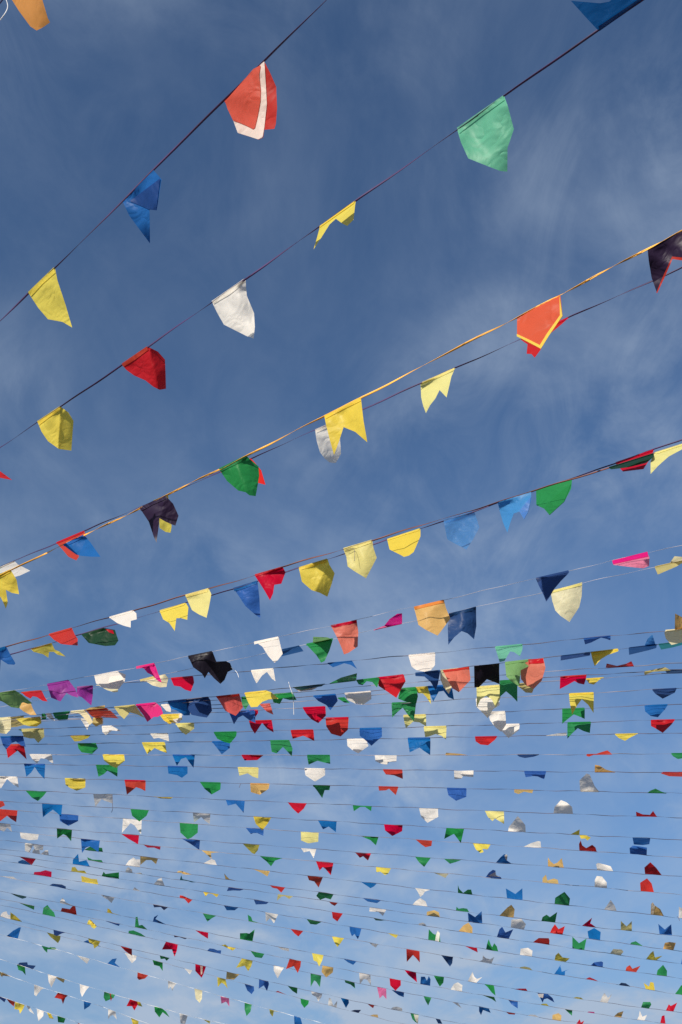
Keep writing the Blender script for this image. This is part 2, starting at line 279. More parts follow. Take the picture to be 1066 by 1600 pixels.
DATA = r'''
@T1
1 r 700,318 825,192 845,232 864,275 866,340 862,390 857,405 826,408 822,432 808,438 745,420 733,385 714,345
^lining w 815,206 828,197 833,270 836,330 828,400 822,432 808,438 745,420 733,387 714,345 706,322
^front_layer S 795,222 818,210 813,240 818,285 817,320 808,370 800,404 794,408 778,400 755,390 732,382 714,345 708,322
1 b 383,632 480,538 505,565 490,662 468,660 470,770 445,735 405,680
^folded_corner B 502,563 490,662 468,660 408,634
0 O 20,-14 108,-102 128,0 150,72 157,85 135,100 115,110 95,97 60,50 28,0
thread 0 w 0,85 25,55 35,30 28,4
@T2
2 B 803,93 940,0 930,-70 838,5 810,10 718,2 775,65
2 m 363,410 510,308 520,335 540,410 520,468 520,543 498,540 398,500 376,452
~ 430,372 522,478 500,535 -22
@T3
1 y 90,120 172,40 180,80 205,155 225,225 195,208 150,200 120,165
~ 150,60 175,205 215,210 -12
2 w 663,145 768,73 772,125 795,180 797,222 792,257 770,250 700,215 680,180
~ 738,95 790,240 797,190 34
2 r 382,348 463,288 495,305 518,330 521,423 500,425 480,415 455,395 420,380 395,362
~ 463,288 497,425 520,380 48
2 y 118,520 190,473 215,490 232,517 225,612 185,605 150,580 130,550
~ 190,473 182,607 228,560 50
3 g 685,668 770,627 810,660 812,690 800,753 780,750 768,740 745,735 710,705
~ 735,643 775,745 805,700 36
4 R 690,672 785,632 815,668 828,712 800,705 740,690
2 r -110,672 -45,628 0,672 38,700 0,693 -60,700
4 w 985,547 1040,522 1062,560 1066,620 1050,650 1030,648 1015,635 1000,615 990,580
~ 1020,530 1035,648 1060,600 -20
@T1
2 y 1000,706 1112,628 1108,655 1104,685 1085,704 1072,698 1050,682 1030,700 1005,740 980,778 990,745
@T4
3 y -52,602 62,553 70,620 82,687 45,655 8,640 -8,690 -22,728 -35,680 -45,640
~ 35,565 48,660 75,650 -24
3 K 958,78 1080,16 1130,100 1100,180 1066,112 1035,108 1010,165 987,218 970,170 962,120
^edging r 1066,106 1035,103 1008,162 985,218 988,219 1013,166 1036,111 1066,115
3 R 550,293 685,222 693,290 650,350 625,390 590,375 550,353
^border y 683,224 693,290 650,352 625,391 550,354 550,346 622,380 644,345 685,288
4 r 560,360 712,291 690,312 650,345 622,395 605,418 595,406 580,405 583,375
4 Y 248,500 357,455 345,480 330,545 308,522 295,548 278,570 265,595 256,570 250,545
@T5
3 K 583,148 690,98 722,130 745,180 732,222 712,215 690,205 665,190 660,235 652,292 640,265 620,205
~ 690,98 665,190 735,180 20
4 y 640,135 700,105 712,180 715,240 711,265 690,262 665,245 662,195
3 b 265,300 352,258 378,290 418,348 380,348 340,345 318,340 290,320
4 r 235,288 352,238 358,262 330,300 328,347 318,360 285,345 260,315
3 y -30,432 45,400 70,440 80,500 50,495 25,482 33,535 25,560 5,515 -20,480
4 w -30,402 60,363 75,378 127,405 85,425 60,432 40,405 0,415
@T7
5 Y 950,130 1120,70 1100,95 1066,110 1010,140 965,180 933,215 935,160
6 r 788,182 948,122 940,150 905,205 820,215
5 D 760,183 948,116 946,136 918,160 840,178 770,186
6 g 458,285 608,237 604,280 575,335 515,387 492,362 460,348
^folded_corner g 604,262 575,335 515,387 492,362 540,310
5 l 297,335 437,288 438,320 425,375 408,405 400,385 388,372 365,380 350,420 338,460 320,420 308,380
^folded_corner l 438,310 425,375 408,405 388,372
6 q 73,412 200,374 222,440 195,490 168,532 120,508 88,490
~ 140,392 168,532 210,450 12
7 P 775,575 922,537 930,560 930,595 905,605 780,590
^hem p 775,573 922,536 926,556 778,588
7 n 456,650 595,615 592,628 560,660 535,690 508,735 500,745 488,715 470,680
8 c 518,710 650,672 648,730 638,775 597,838 560,812 538,790 525,750
^hem Y 518,710 650,672 648,685 520,718
8 v 952,605 1110,560 1066,585 1040,600 965,632
8 c 1012,588 1090,566 1066,558 1035,555
@T6
6 y 680,278 818,235 818,265 790,330 770,345 750,350 735,342 690,320
~ 733,262 760,348 800,300 -26
5 Y 497,318 618,281 622,310 637,355 592,440 540,408 515,390 510,350
~ 560,300 600,440 620,400 16
6 y 312,398 432,360 440,385 462,420 450,465 432,520 400,502 365,490 325,455
~ 440,372 380,490 455,460 42
5 r 128,425 245,390 258,412 240,460 210,465 205,500 192,528 170,490 145,450
6 b 40,480 140,453 148,520 152,605 130,590 90,555 60,510
7 o 790,556 916,525 925,560 943,605 890,675 840,650 810,630 800,590
~ 800,600 935,580 890,660 -14
^hem O 792,555 915,526 917,538 796,567
8 n 937,588 1050,558 1052,640 1042,695 1015,670 990,660 960,685 935,716 932,650
~ 1000,572 985,662 1045,650 30
^hem n 937,588 1050,558 1051,572 937,600
8 p 622,658 742,630 742,588 722,590 690,612 668,640
7 s 445,632 553,610 560,660 557,720 520,745 500,752 490,725 470,680
^hem r 445,632 553,610 555,622 450,643
8 g 343,710 455,686 440,735 420,780 405,787 385,755 362,730
8 e 370,703 448,688 430,680 372,678
7 w 125,692 228,682 238,720 245,745 222,775 210,782 185,755 160,715 140,702
8 n 240,740 315,722 332,745 290,755 240,767
thread 5 k 510,322 540,315 548,335 546,368
@T5
5 Y 772,510 870,484 880,505 870,560 860,602 830,590 800,572
~ 848,488 835,592 875,560 -30
6 y 665,573 775,545 785,560 780,612 755,605 735,605 728,658 705,625 680,610
5 w 455,602 555,565 568,580 570,605 545,612 545,640 515,632 490,622
6 D 338,660 430,640 480,645 495,690 480,710 440,713 370,700
^folded_corner r 440,642 472,648 478,664 455,656
5 r 203,672 300,648 312,675 322,690 322,717 285,715 255,712 225,695
6 y 128,732 215,707 228,735 250,745 275,765 240,757 225,745 205,745 202,770 180,755 140,745
@A1
5 b -40,143 40,128 60,165 97,228 90,238 50,235 20,215 5,205 0,280 -20,250
7 e 0,402 95,380 130,405 205,465 175,468 140,455 120,495 70,488 20,455 -20,440
9 b -10,455 20,450 45,475 0,480
9 r 135,408 260,395 275,430 295,462 265,458 230,435 205,430 190,445 160,430
8 o 118,465 188,460 205,500 228,540 190,540 150,520 125,500
7 u 295,358 430,332 470,385 490,440 450,430 415,410 378,465 320,440
9 u 480,395 582,370 580,440 570,500 510,448 480,440
7 w 588,300 730,275 785,295 780,335 740,385 690,385 640,378 600,350
^folded_corner w 690,310 780,298 778,335 740,383 685,378 680,340
9 c 600,370 740,383 735,422 710,425 665,410 620,385
7 p 848,240 965,218 985,275 1010,335 985,325 950,290 920,275 900,250 870,240
8 c 873,330 975,305 1030,295 1052,320 1040,375 1000,378 950,365 920,345
^hem v 873,330 970,306 970,320 878,342
10 c -5,575 70,560 68,640 40,668 10,665 -20,650
10 v 50,560 150,555 150,610 110,620 70,625 55,600
11 y 103,562 255,552 262,590 230,612 190,610 150,600 130,585
15 g 115,620 195,612 195,637 150,635
10 g 260,555 285,548 290,580 262,588
10 w 285,535 320,532 345,578 320,570 300,558
10 g 330,540 440,508 430,535 425,568 370,572 345,560
10 c 440,535 530,525 560,560 580,600 560,618 530,580 500,550
10 r 535,525 665,508 700,535 742,577 690,572 640,565 600,575 570,560
10 o 525,522 655,506 655,490 560,505
14 v 580,570 640,565 640,600 600,620 575,600
14 w 505,575 545,570 560,600 545,640 520,600
14 w 620,590 645,580 645,620 630,635
15 w 635,625 700,622 760,655 700,650 660,680 640,660
10 v 712,512 845,500 870,540 900,578 850,555 810,545 775,587 745,560
10 p 848,488 975,470 1005,500 1018,540 985,560 960,560 920,592 895,550
11 w 1005,498 1066,490 1066,540 1040,535
14 y 998,550 1066,545 1080,590 1060,608 1020,580
15 v 133,642 275,638 280,690 240,730 215,700 190,700 150,690
16 b 3,685 145,685 162,750 130,740 100,715 75,725 40,765 20,740
16 y 435,680 565,677 550,695 500,715 465,718
@B1
17 r 35,135 150,140 168,232 110,175 50,222
16 w 938,78 1050,70 1055,122 1020,110 990,100 960,105
17 g 485,130 600,122 612,155 575,190 510,180 490,155
17 y 885,122 1030,122 1042,188 985,165 965,155 918,195
@A2
7 k 108,183 260,152 285,215 345,212 370,225 385,265 355,280 335,330 310,355 270,320 235,280 212,320 195,290 140,250
thread 7 w 380,255 415,285 428,318
9 r 0,318 140,308 145,345 125,400 90,390 60,370 20,365
9 w 500,270 640,258 652,335 630,320 600,278 570,300 535,350 515,310
10 n 95,455 235,430 250,455 258,520 225,562 180,555 130,545 100,500
10 b -20,468 95,455 125,500 120,555 85,555 40,525 0,510
14 w 0,512 75,540 55,578 20,575
14 y -40,555 70,560 70,590 30,612 0,608
15 Y 30,605 145,602 148,635 95,675 65,655
10 s 282,420 428,404 440,440 452,490 405,542 370,525 340,510 310,460
^hem r 282,420 428,404 430,418 290,434
11 g 440,465 490,460 490,505 465,540 445,510
14 r 490,500 545,495 545,515 520,550 500,525
14 b 360,530 525,525 528,603 490,585 450,555 420,570 395,610
10 y 460,420 600,378 625,400 668,440 610,445 570,460 540,492 500,495 480,460
13 s 555,468 620,458 640,528 600,510
11 g 628,450 760,422 785,475 740,475 700,465 680,500 640,490
10 D 760,378 965,345 940,365 880,375 820,388
10 w 765,382 900,372 915,385 880,400 800,408
thread 10 w 737,345 745,375 765,440 770,550
12 b 888,435 1030,422 1042,465 995,523 970,490 920,465
14 r 822,507 965,498 968,555 920,602 880,580 850,550
15 r 965,570 1110,562 1105,640 1060,682 1000,665 970,620
15 r 488,590 630,583 642,660 600,635 570,600 525,668 500,630
@B2
16 g 267,55 412,53 408,80 370,125 330,115 290,95
17 b 257,118 370,120 368,160 318,198 285,155
16 r 747,42 890,38 897,110 860,90 825,75 760,95
17 g 620,112 740,108 760,160 755,208 720,170 700,150 660,190 630,180
@A3
10 g -72,560 95,530 100,490 0,518
10 g 95,535 240,508 225,575 195,540 160,535 135,560 110,555
9 b -85,428 70,408 100,460 60,435 20,425 -20,440 -50,450
9 w 420,378 588,365 585,440 560,470 520,480 470,470 440,450
10 r 225,525 392,503 403,545 370,600 345,648 290,610 235,575
12 w 22,600 187,588 190,635 140,670 90,665 40,640
13 g -20,635 25,618 55,658 20,655
10 n 462,490 620,482 605,560 590,600 560,550 520,515 465,512
12 y 460,592 545,588 555,635 562,697 530,650 510,630 480,628
12 g 370,590 470,588 480,640 470,685 430,680 390,670 355,655
14 g 315,678 470,668 462,740 455,790 425,760 385,705 350,735 318,768
12 b 540,575 690,560 705,655 670,640 640,600 610,605 575,668 555,620
10 s 635,468 800,447 808,530 770,570 735,605 695,580 660,520
^hem r 635,468 800,447 801,460 640,482
10 c 618,490 735,465 770,500 795,550 740,560 700,570 672,630 640,590 620,540
9 m 960,325 1133,305 1130,340 1115,380 1080,355 1055,350 1020,410 990,415 975,370
10 k 830,460 988,440 988,500 990,572 950,555 910,540 860,590 832,592
13 Y 845,580 990,555 995,640 965,700 940,650 905,630 870,650 848,700
12 g 990,562 1100,552 1100,620 1100,690 1066,655 1030,625 990,660
14 w 840,655 985,640 990,690 950,715 915,770 880,735 845,700
@B3
15 w 915,22 1025,10 1030,95 1000,142 960,110 930,70
16 w 1010,92 1115,88 1110,125 1066,160 1045,175 1005,135
15 Y 388,32 530,25 532,100 490,75 450,70 405,110 395,70
@A4
9 b 450,275 620,250 618,282 590,272 560,265 500,295 462,307
10 n 308,380 495,358 490,378 310,408
10 y 495,358 668,336 668,350 600,375 560,400 520,445 505,400
10 n 732,345 908,322 905,345 860,358 735,388
10 l 830,330 900,318 880,255 850,285
10 t 918,320 1090,308 1066,328 1000,345 935,357
9 c 960,222 1100,205 1110,230 1080,290 1000,308 965,270 955,235
9 o 1020,215 1090,205 1066,135 1022,112
11 r 590,455 765,437 750,410 720,425 660,440 595,425
12 r 305,518 470,498 465,530 455,562 420,555 395,540 350,565 303,590
13 y 465,528 580,503 550,525 515,555 485,548
12 v 828,482 995,465 960,450 900,462 870,485 832,500
12 n 960,475 1100,460 1066,485 970,487
10 e -40,408 130,398 120,430 60,460 50,560 0,530 -30,500
10 s 55,425 200,412 213,470 190,550 140,602 90,580 60,540
^hem r 105,418 198,412 203,440 110,447
13 v 15,545 155,600 130,632 90,630 30,580
14 y 360,618 515,608 515,738 480,685 440,650 410,690 380,745 365,670
14 n 878,578 1032,572 1020,598 945,635 900,605
15 g 318,708 458,700 458,768 430,755 390,740 345,775 318,798
15 b 830,688 978,672 960,705 915,755 870,748 835,720
@B4
16 r 870,62 1022,53 1000,85 945,138 900,110 872,95
16 g 350,80 497,73 490,142 450,130 415,112 380,145 350,178
@B3
16 b 115,115 255,112 255,165 190,220 150,185 118,160
17 w 37,182 155,183 172,225 150,240 108,272 70,250 40,225
16 Y 515,105 658,102 655,185 625,160 590,150 550,165 525,170
17 b 415,177 557,173 557,282 520,258 490,235 428,265
17 r 835,168 975,155 960,180 918,215 870,210 840,190
18 o 650,278 790,276 735,268 655,262
18 w 210,283 347,282 345,322 300,325 285,342 250,335 215,320
^folded_corner w 263,290 300,325 285,342 250,335 232,322
19 r 260,370 383,372 386,428 330,405 280,400
19 w 705,377 828,375 825,415 760,410 752,425 708,428
^folded_corner w 760,378 826,376 825,414 762,408 750,395
20 r 233,478 358,478 342,530 300,490 280,500 238,502
20 b 660,486 783,488 782,540 718,565 670,530
21 g 73,597 192,598 188,632 150,605 120,605 80,632
21 w 487,613 605,612 607,665 540,702 500,665
21 Y 897,628 1016,630 1018,710 960,675 945,692 915,665
22 r 268,714 385,716 382,755 320,785 275,750
@C4
22 g 328,15 462,25 438,133 385,62 312,100
@B4
17 w 215,160 345,155 345,140 290,145
17 y 645,150 790,143 740,170 710,190 670,172
18 n 35,275 177,270 140,285 85,293 50,285
18 r 470,275 630,270 600,248 565,258 530,270 485,288 468,282
18 g 995,265 1100,268 1080,295 1040,302 1010,285
19 b 80,378 218,375 205,425 165,408 140,405 90,412
19 o 520,383 650,388 590,370 550,345 522,340
19 r 940,385 1090,390 1066,415 985,412 935,395
20 w 430,503 548,505 520,470 490,400 470,393 425,435
20 g 850,513 970,517 940,508 900,488 870,500
20 o 18,500 138,498 130,520 80,510 45,525 20,515
21 w 263,645 385,648 380,605 345,575 310,560 270,605
21 r 780,660 910,672 885,630 865,655 820,652 778,635
22 w -20,758 90,762 88,720 65,690 40,663 10,700 -15,730
@C5
22 y 220,68 288,72 290,30
22 y 288,75 340,78 375,95 350,118 330,102 300,105
@B1
18 w 185,198 325,197 332,255 290,225 255,220 232,253 205,230
18 y 640,198 775,198 780,235 725,280 690,265 650,235
19 b 150,255 283,260 278,350 240,310 218,275 195,310 165,335
19 g 600,265 735,268 733,338 690,310 670,300 650,320 615,338
20 w -20,335 108,338 118,405 85,385 45,350 25,380 5,410
20 y 405,345 535,348 533,400 480,420 440,405 410,385
20 r 778,356 910,360 908,425 880,410 850,400 820,425 792,447
21 g 160,420 292,428 270,455 237,485 200,465
21 w 582,442 703,448 705,505 680,495 650,485 635,475 595,525
thread 21 k 700,450 705,530 698,560
21 y 958,460 1080,465 1066,475 1000,472
22 r -60,485 20,488 32,515 0,530 -30,520
22 b 263,502 390,510 382,585 350,555 330,540 268,588
22 g 815,537 930,545 915,580 870,615 825,580
23 r -25,535 110,547 102,620 70,600 45,580 0,615
23 b 370,565 490,573 488,610 428,640 375,610
23 w 768,597 885,607 880,695 840,640 815,625 762,685
24 w -30,628 65,632 75,680 45,655 25,680 -10,665
25 w 125,683 243,690 235,725 180,730 130,715
24 g 355,655 450,663 445,735 415,700 395,690 357,718
24 r 757,690 868,700 862,755 800,720
@C1
25 b 612,100 757,115 745,205 715,180 680,160 650,170 622,210
26 g 640,188 780,198 775,170 720,165 690,155
26 w 190,130 330,148 325,185 270,185 250,150 225,205 190,190
27 w 245,208 305,215 300,190 270,170 250,185
27 w 308,215 370,220 365,185 345,185
28 r 145,228 272,255 240,298 190,260
29 b 138,285 235,297 210,270 170,258 140,270
28 b 550,292 683,308 655,258 600,270 592,210 553,255
27 g 670,265 780,278 770,262 700,258 660,240
27 w 950,300 1060,315 1062,255 1030,255 1010,240 975,265
29 y 540,348 660,362 640,340 590,340 570,312 545,315
30 y 620,430 745,448 735,408 690,405 615,382
30 r 255,372 390,393 392,350 345,338 305,350 260,352
29 g 770,382 902,400 902,352 850,358 800,365 785,348
28 w 950,355 1005,360 1000,335 970,315 955,335
31 b 372,448 498,478 500,460 470,445 400,438
31 w -20,402 130,412 100,400 0,395
31 w 765,522 870,548 845,587 815,560 790,548
30 w 1005,488 1066,495 1040,480 1020,465
32 D 82,508 200,530 200,540 170,548 120,528
32 w 455,588 560,605 500,580 475,545 455,570
33 r 460,650 582,675 572,612 552,606 530,632 470,622
33 g 145,588 262,612 258,642 200,615
34 g 322,667 420,690 410,655 380,625 360,598 330,620
32 y 812,655 910,680 850,660 835,635 815,625
33 b 797,702 910,750 900,752 805,718
34 y 660,745 735,770 715,785 690,770 685,715 670,720
35 w 5,725 110,742 105,715 60,705 50,680 25,685 10,700
35 y 80,712 170,738 120,690 80,662
@C2
33 g 5,770 100,785 60,750 35,755 25,690 10,690
@D1
34 g 972,102 1110,138 1066,105 1010,82 975,85
37 b 50,130 135,155 160,65 145,65 100,90
36 y 355,95 460,120 455,150 440,175 410,150 380,125
35 n 405,90 498,112 470,118 430,138 410,130
35 y 668,150 762,172 745,205 715,228 705,195 675,180
36 b 632,178 765,212 720,208 690,165 660,165
37 g 315,205 430,240 420,222 380,218 360,235 358,262 335,240
37 w 580,270 680,322 660,348 620,315
37 b 812,340 910,400 870,350 885,315 850,320
36 w 945,230 1035,250 1030,280 1000,308 970,270
35 r 912,235 1000,258 1000,310 950,275
38 n 133,348 250,378 272,353 212,347 207,327 150,330
38 g 128,365 190,380 195,445 170,415 140,405
39 o -5,400 90,440 40,415 20,405 20,445 5,430
38 w 362,430 430,450 410,490 390,530 370,490
38 o 405,432 492,462 482,487 440,460
39 w 260,505 335,530 310,545 275,592 260,580
38 w 605,495 675,525 650,550 622,598 608,560
38 g 790,562 872,575 860,605 800,630 785,600
38 r 832,605 860,600 840,660
39 r 440,572 515,590 495,610 478,658 465,620 412,608
39 b 635,632 692,655 680,675 638,703
39 w 820,690 875,710 885,770 855,735 835,745 820,768
38 r 985,615 1060,632 1040,660 1018,697 1000,665 958,665
40 b -20,585 48,620 35,642 0,615
40 r 50,635 115,660 105,695 70,665
40 y 115,640 188,650 175,690 152,725 145,695 110,690
40 w 195,692 225,695 262,760 225,735
40 w 280,682 332,700 328,735 292,775 283,730
40 y 355,755 385,765 408,800 375,795
40 g 435,738 497,765 485,795 440,790
40 r 590,780 640,795 620,812 595,805
39 y 992,748 1050,765 1045,810 1010,805
@D2
37 r 25,420 105,438 80,465 35,475 22,460
38 y 22,640 45,645 62,680 30,672
@C2
26 o 45,235 180,252 165,297 130,265 90,265 45,303
25 r 68,140 200,158 195,182 150,165 100,165
25 o 510,185 650,195 610,200 580,205 585,250 555,220
24 b 362,105 498,115 492,188 430,145
24 y 820,130 948,148 935,185 910,215 890,205
26 w 520,288 625,302 610,265 585,255
25 g 950,230 1120,245 1065,265 1035,308 1000,270
26 o 903,315 1027,345 1008,378 965,350
27 o 320,352 440,375 390,372 365,368 360,345 335,343
27 o 690,405 770,418 720,405 700,385 680,362
28 t 345,408 470,432 435,430 365,405 355,375
28 b 715,465 832,490 800,497 750,495 700,500
29 y 522,505 640,522 625,545 590,520 560,515 540,540
29 b 905,565 1020,580 1000,597 920,600
29 w 148,437 265,458 230,450 205,390 180,400
28 w 0,358 65,362 50,350 20,352
30 r 343,540 440,568 410,590 385,560 370,550 365,530 345,527
30 b 677,605 788,625 760,645 700,645
31 n 142,597 258,608 225,637 200,612 150,615
32 b 140,722 240,748 185,735 160,705 182,672 150,690
31 g 518,662 622,685 590,700 553,727
31 g 865,727 970,750 895,725 885,695 858,677
@B2
23 g 55,625 170,632 168,685 130,715 105,725 60,685
23 b 467,653 580,668 578,708 540,690 515,690 500,697
22 b 918,607 1035,613 1030,680 985,645 950,662
18 b 10,200 150,200 142,280 115,245 95,215 65,225 38,268
19 b -20,270 105,272 105,315 70,342 40,325 -15,315
18 r 440,200 580,198 540,230 460,232
18 g 850,202 993,200 995,255 950,245 915,235 860,260
19 Y 418,280 548,280 545,347 510,335 480,315 428,330
19 w 833,285 963,283 963,325 900,365 840,325
20 g 183,370 312,373 310,415 255,447 210,410
20 o 495,377 617,378 610,410 555,447 500,430
thread 20 k 437,378 433,390 428,405
20 g 885,382 995,387 990,415 960,415 945,465 910,415
21 b 343,480 462,485 455,562 405,505 355,517
21 r 730,492 848,497 830,530 795,562 760,530
22 w 137,562 247,572 243,635 210,610 190,590 145,625
22 y 515,583 627,592 605,630 570,672 530,630
@C3
30 w -25,655 72,672 40,740 10,700 -20,730
27 r 8,458 125,470 95,512 65,482 30,475
23 Y 243,47 378,58 375,125 300,137 245,115
23 g 690,70 832,82 812,145 770,105
24 w 245,172 360,182 340,250 310,195 265,205
24 r 652,203 775,213 752,268 715,235 690,247
25 r 358,273 490,283 470,377 430,330 410,315 385,342
25 y 812,315 925,325 905,365 880,377 845,350 815,355
26 r 292,375 410,388 378,465 345,420 305,410
26 b 695,422 818,437 795,460 770,472 730,445
27 g 378,500 492,517 470,557 430,545 390,560 360,530
28 v 70,520 185,537 155,557 120,535 95,540 62,572
28 r 455,575 525,583 500,608 475,595
27 b 712,555 850,570 820,592 750,580
28 w 765,632 890,640 865,692 830,662 762,658
29 r 478,652 562,667 520,727 485,700
29 D 795,700 890,712 850,718 810,715
30 g 288,705 402,722 360,745 315,740
@D3
30 b 612,65 702,78 690,125 675,160 650,120 630,138 615,100
31 r 165,70 262,97 225,133 195,110
30 y 900,100 980,130 965,147 925,125 905,110
@C4
23 r 95,103 220,117 215,155 170,165 140,145
23 y 528,138 662,148 640,185 600,180 610,205 585,213 550,185
23 w 912,158 1045,167 1040,118 1020,115 970,130
24 g 90,237 210,247 160,317 120,280
24 g 308,243 440,260 400,272 355,285
24 b 703,283 822,290 785,265 792,225 765,217 735,245
^lining w 768,225 780,217 792,225 786,265 775,255
25 c 220,342 345,362 320,390 280,370
25 b 625,390 745,400 740,388 700,372 700,340 680,333 650,355
^lining w 640,380 700,345 705,372 740,386
26 w 90,470 205,487 165,500 150,525 130,540 110,500
27 w 72,600 185,610 170,572 130,547 95,570
26 g 415,510 525,523 515,485 490,485 455,510 425,480 415,448
27 g 400,640 500,648 485,625 455,620 420,625 405,610
26 b 787,555 905,568 903,477 850,520 778,478
28 o 178,683 280,693 270,655 235,640 180,652
27 o 728,680 837,692 845,630 820,595 790,615
28 b 495,722 600,740 595,645 545,690 490,655
28 w 815,770 915,785 930,745 895,705 820,710
29 o 420,795 525,808 525,765 495,728 455,750
@D4
29 b 710,140 800,152 835,80 775,105 750,62 730,80
29 w 115,48 175,55 170,40 150,28 120,35
@C5
27 g 0,720 105,732 120,652 65,690 40,672 10,690
25 o 8,437 130,443 125,415 95,405 45,420 35,375 10,400
23 r 288,188 420,198 410,165 385,145 340,170 310,150 298,112 285,140
22 b 690,97 825,104 818,148 770,155 700,150
23 b 672,213 798,223 800,165 740,155 690,150 668,170
24 o 50,308 170,318 155,245 120,280 95,290 70,270 50,240
24 w 425,337 545,343 525,305 490,295 430,280 415,290
24 r 785,367 912,375 870,320 825,277 780,318
25 w 403,465 497,473 495,430 460,385 420,380 405,410
25 r 752,500 853,507 835,440 800,400 748,435
26 g 100,592 210,603 217,550 175,500 105,545
26 w 475,637 570,643 555,605 525,562 500,600
26 o 828,673 928,683 900,630 855,600 845,578 832,590
^lining w 834,668 848,670 860,605 845,578 833,592
26 w 1040,695 1100,705 1090,640 1042,612
thread 26 k 1025,690 1035,700 1045,722
27 r 308,768 415,770 380,750 370,745 385,702 350,730
27 v 602,788 685,797 685,720 645,760 602,718
@D5
27 b 895,120 990,130 983,45 935,85 885,42
28 r 65,108 160,125 178,57 130,80 103,43 80,75
28 b 360,150 445,162 450,100 400,70 350,95 355,130
28 g 672,192 770,205 740,185 715,168 680,178
28 o 922,230 1000,243 1018,185 970,178 935,185
29 r -65,185 60,193 62,165 55,148 -20,147 -45,165
29 g 235,222 325,238 342,150 285,185 235,135
29 c 518,262 600,278 622,250 610,232 545,228
29 y 793,308 870,318 918,282 860,295 848,245 825,265
29 b 1058,345 1110,352 1100,310 1066,300
30 y 100,312 185,325 215,298 160,290 130,255 108,275
30 b 370,358 465,365 468,330 455,322 400,330
30 r 637,392 718,405 750,355 690,378 670,350 645,365
30 g 872,425 950,440 952,395 922,350 880,390
31 b 98,422 178,435 180,400 215,385 155,405 143,352 125,385
31 r 332,460 432,487 400,465 365,450
31 n 588,503 678,513 640,490 605,485
31 y 790,540 860,550 850,490 825,485 815,520 775,492
31 g 1012,575 1100,588 1090,530 1060,507 1035,545
32 b -30,570 50,570 85,605 100,640 45,608 20,615 10,640
^lining w -28,572 18,572 12,602 -18,598
33 y -10,655 60,665 40,645 10,645
32 y 240,600 320,608 300,595 265,590
32 w 445,630 500,638 535,570 505,600 478,562 460,590
32 g 755,672 815,680 833,650 825,630 770,630
32 r 942,700 1000,708 1028,640 980,665 965,652
33 g 175,683 235,698 232,738 200,710
33 p 345,713 405,718 400,708 360,705
33 o 550,740 605,748 622,700 580,712
33 w 725,768 780,775 800,730 765,745 745,698 738,740
33 r 900,795 940,800 932,735 912,742
34 o 82,772 148,782 153,740 130,722 85,735
34 r 265,800 310,805 325,775 300,790 290,765
@D4
30 g 190,158 283,175 278,130 265,90 245,120 225,110 195,78
^lining w 242,166 272,174 278,110 262,90 250,120
30 r 468,208 560,222 565,257 520,235
30 g 628,238 720,252 710,215 690,190 675,220 665,205 648,160 635,200
30 w 885,272 975,285 980,240 945,218 890,225
31 r 25,237 125,248 127,337 100,305 75,280 28,333
31 n 288,283 378,295 372,345 355,370 320,325
31 w 575,322 670,345 690,292 660,310 625,300 605,280 600,315
31 v 878,375 980,388 960,370 920,360 890,365
32 r 12,392 98,410 105,485 70,455 40,430
33 b 130,497 205,508 208,460 195,435 180,470 165,440 135,440
32 g 232,435 310,447 305,490 278,520 255,480
32 w 490,473 555,483 600,440 560,455 540,440 525,402 505,440
33 w 360,535 445,545 450,500 415,478 385,490
32 g 612,495 688,510 700,585 670,560 640,520
33 g 600,577 690,590 705,628 670,605
32 r 845,540 942,552 930,535 880,535
33 b 795,613 868,628 868,682 820,650
34 g 155,590 215,600 190,660 170,625
34 w 370,622 415,640 445,678 410,655
34 b 575,675 650,690 663,722 605,700 590,740 575,710
34 r 775,700 850,710 845,722 800,718
34 w 945,735 1030,750 1000,730 960,728
35 g 55,720 118,733 112,800 90,785 70,765
^lining w 80,728 118,735 110,798 92,770
35 n 245,755 280,765 298,798 265,795
@D3
31 y 478,138 570,150 545,190 520,220 495,180
31 w 760,180 830,195 810,220 780,200
32 w 60,205 155,225 152,245 100,232
32 y 328,263 415,280 405,320 382,367 365,330 340,320
32 b 567,310 665,328 640,355 600,335
33 r 158,310 245,327 240,370 220,417 190,365 130,388
33 o 408,363 490,375 485,415 435,452 400,410
34 w 38,360 118,378 100,400 68,460 38,400
34 g 317,417 398,430 388,522 360,480 345,470 318,520
33 w 685,415 770,432 775,515 745,470 720,465 690,505
34 g 575,470 650,490 655,535 620,505 580,490
33 r 915,458 1000,470 1000,510 960,550 920,510
34 P 820,518 890,532 892,612 865,580 840,605
34 b 930,535 1025,570 1022,598 985,585 945,555
35 g 142,508 218,530 215,572 180,550
35 w 320,552 405,570 400,595 375,630 360,595 330,580
36 w 450,660 515,670 520,620 490,660 470,605 455,600
36 r 50,560 145,600 110,578 70,560
36 g 240,612 305,628 300,655 270,685 245,650
35 b 545,602 605,615 608,640 585,680 565,640
36 n 620,700 680,712 700,690 650,690
35 r 748,648 838,665 800,660 790,680 765,662
35 w 925,685 1012,705 1010,680 970,668 940,672
36 o 765,765 830,770 825,750 790,750
37 y 5,685 78,715 40,705 30,748 10,720
37 b 192,735 240,750 255,800 195,805
@D2
32 r 462,90 560,110 558,155 510,125
33 n 298,132 402,158 385,165 340,148 305,150
32 g 800,155 895,175 912,82 870,115 850,110 800,112
34 r 240,182 330,200 322,250 305,295 285,240 210,240
34 b 552,245 655,265 658,240 630,240 600,228 570,225
33 y 660,190 770,222 745,237 710,220 690,190
33 g 880,258 985,280 965,312 915,305
34 y 815,312 897,325 885,370 862,407 835,365 770,382
35 g 193,288 268,300 245,325 230,308 200,312
36 g 138,320 215,345 215,405 190,370 150,360
36 w 378,375 440,395 420,425 400,400
35 r 462,350 543,365 525,420 510,452 490,430 462,400
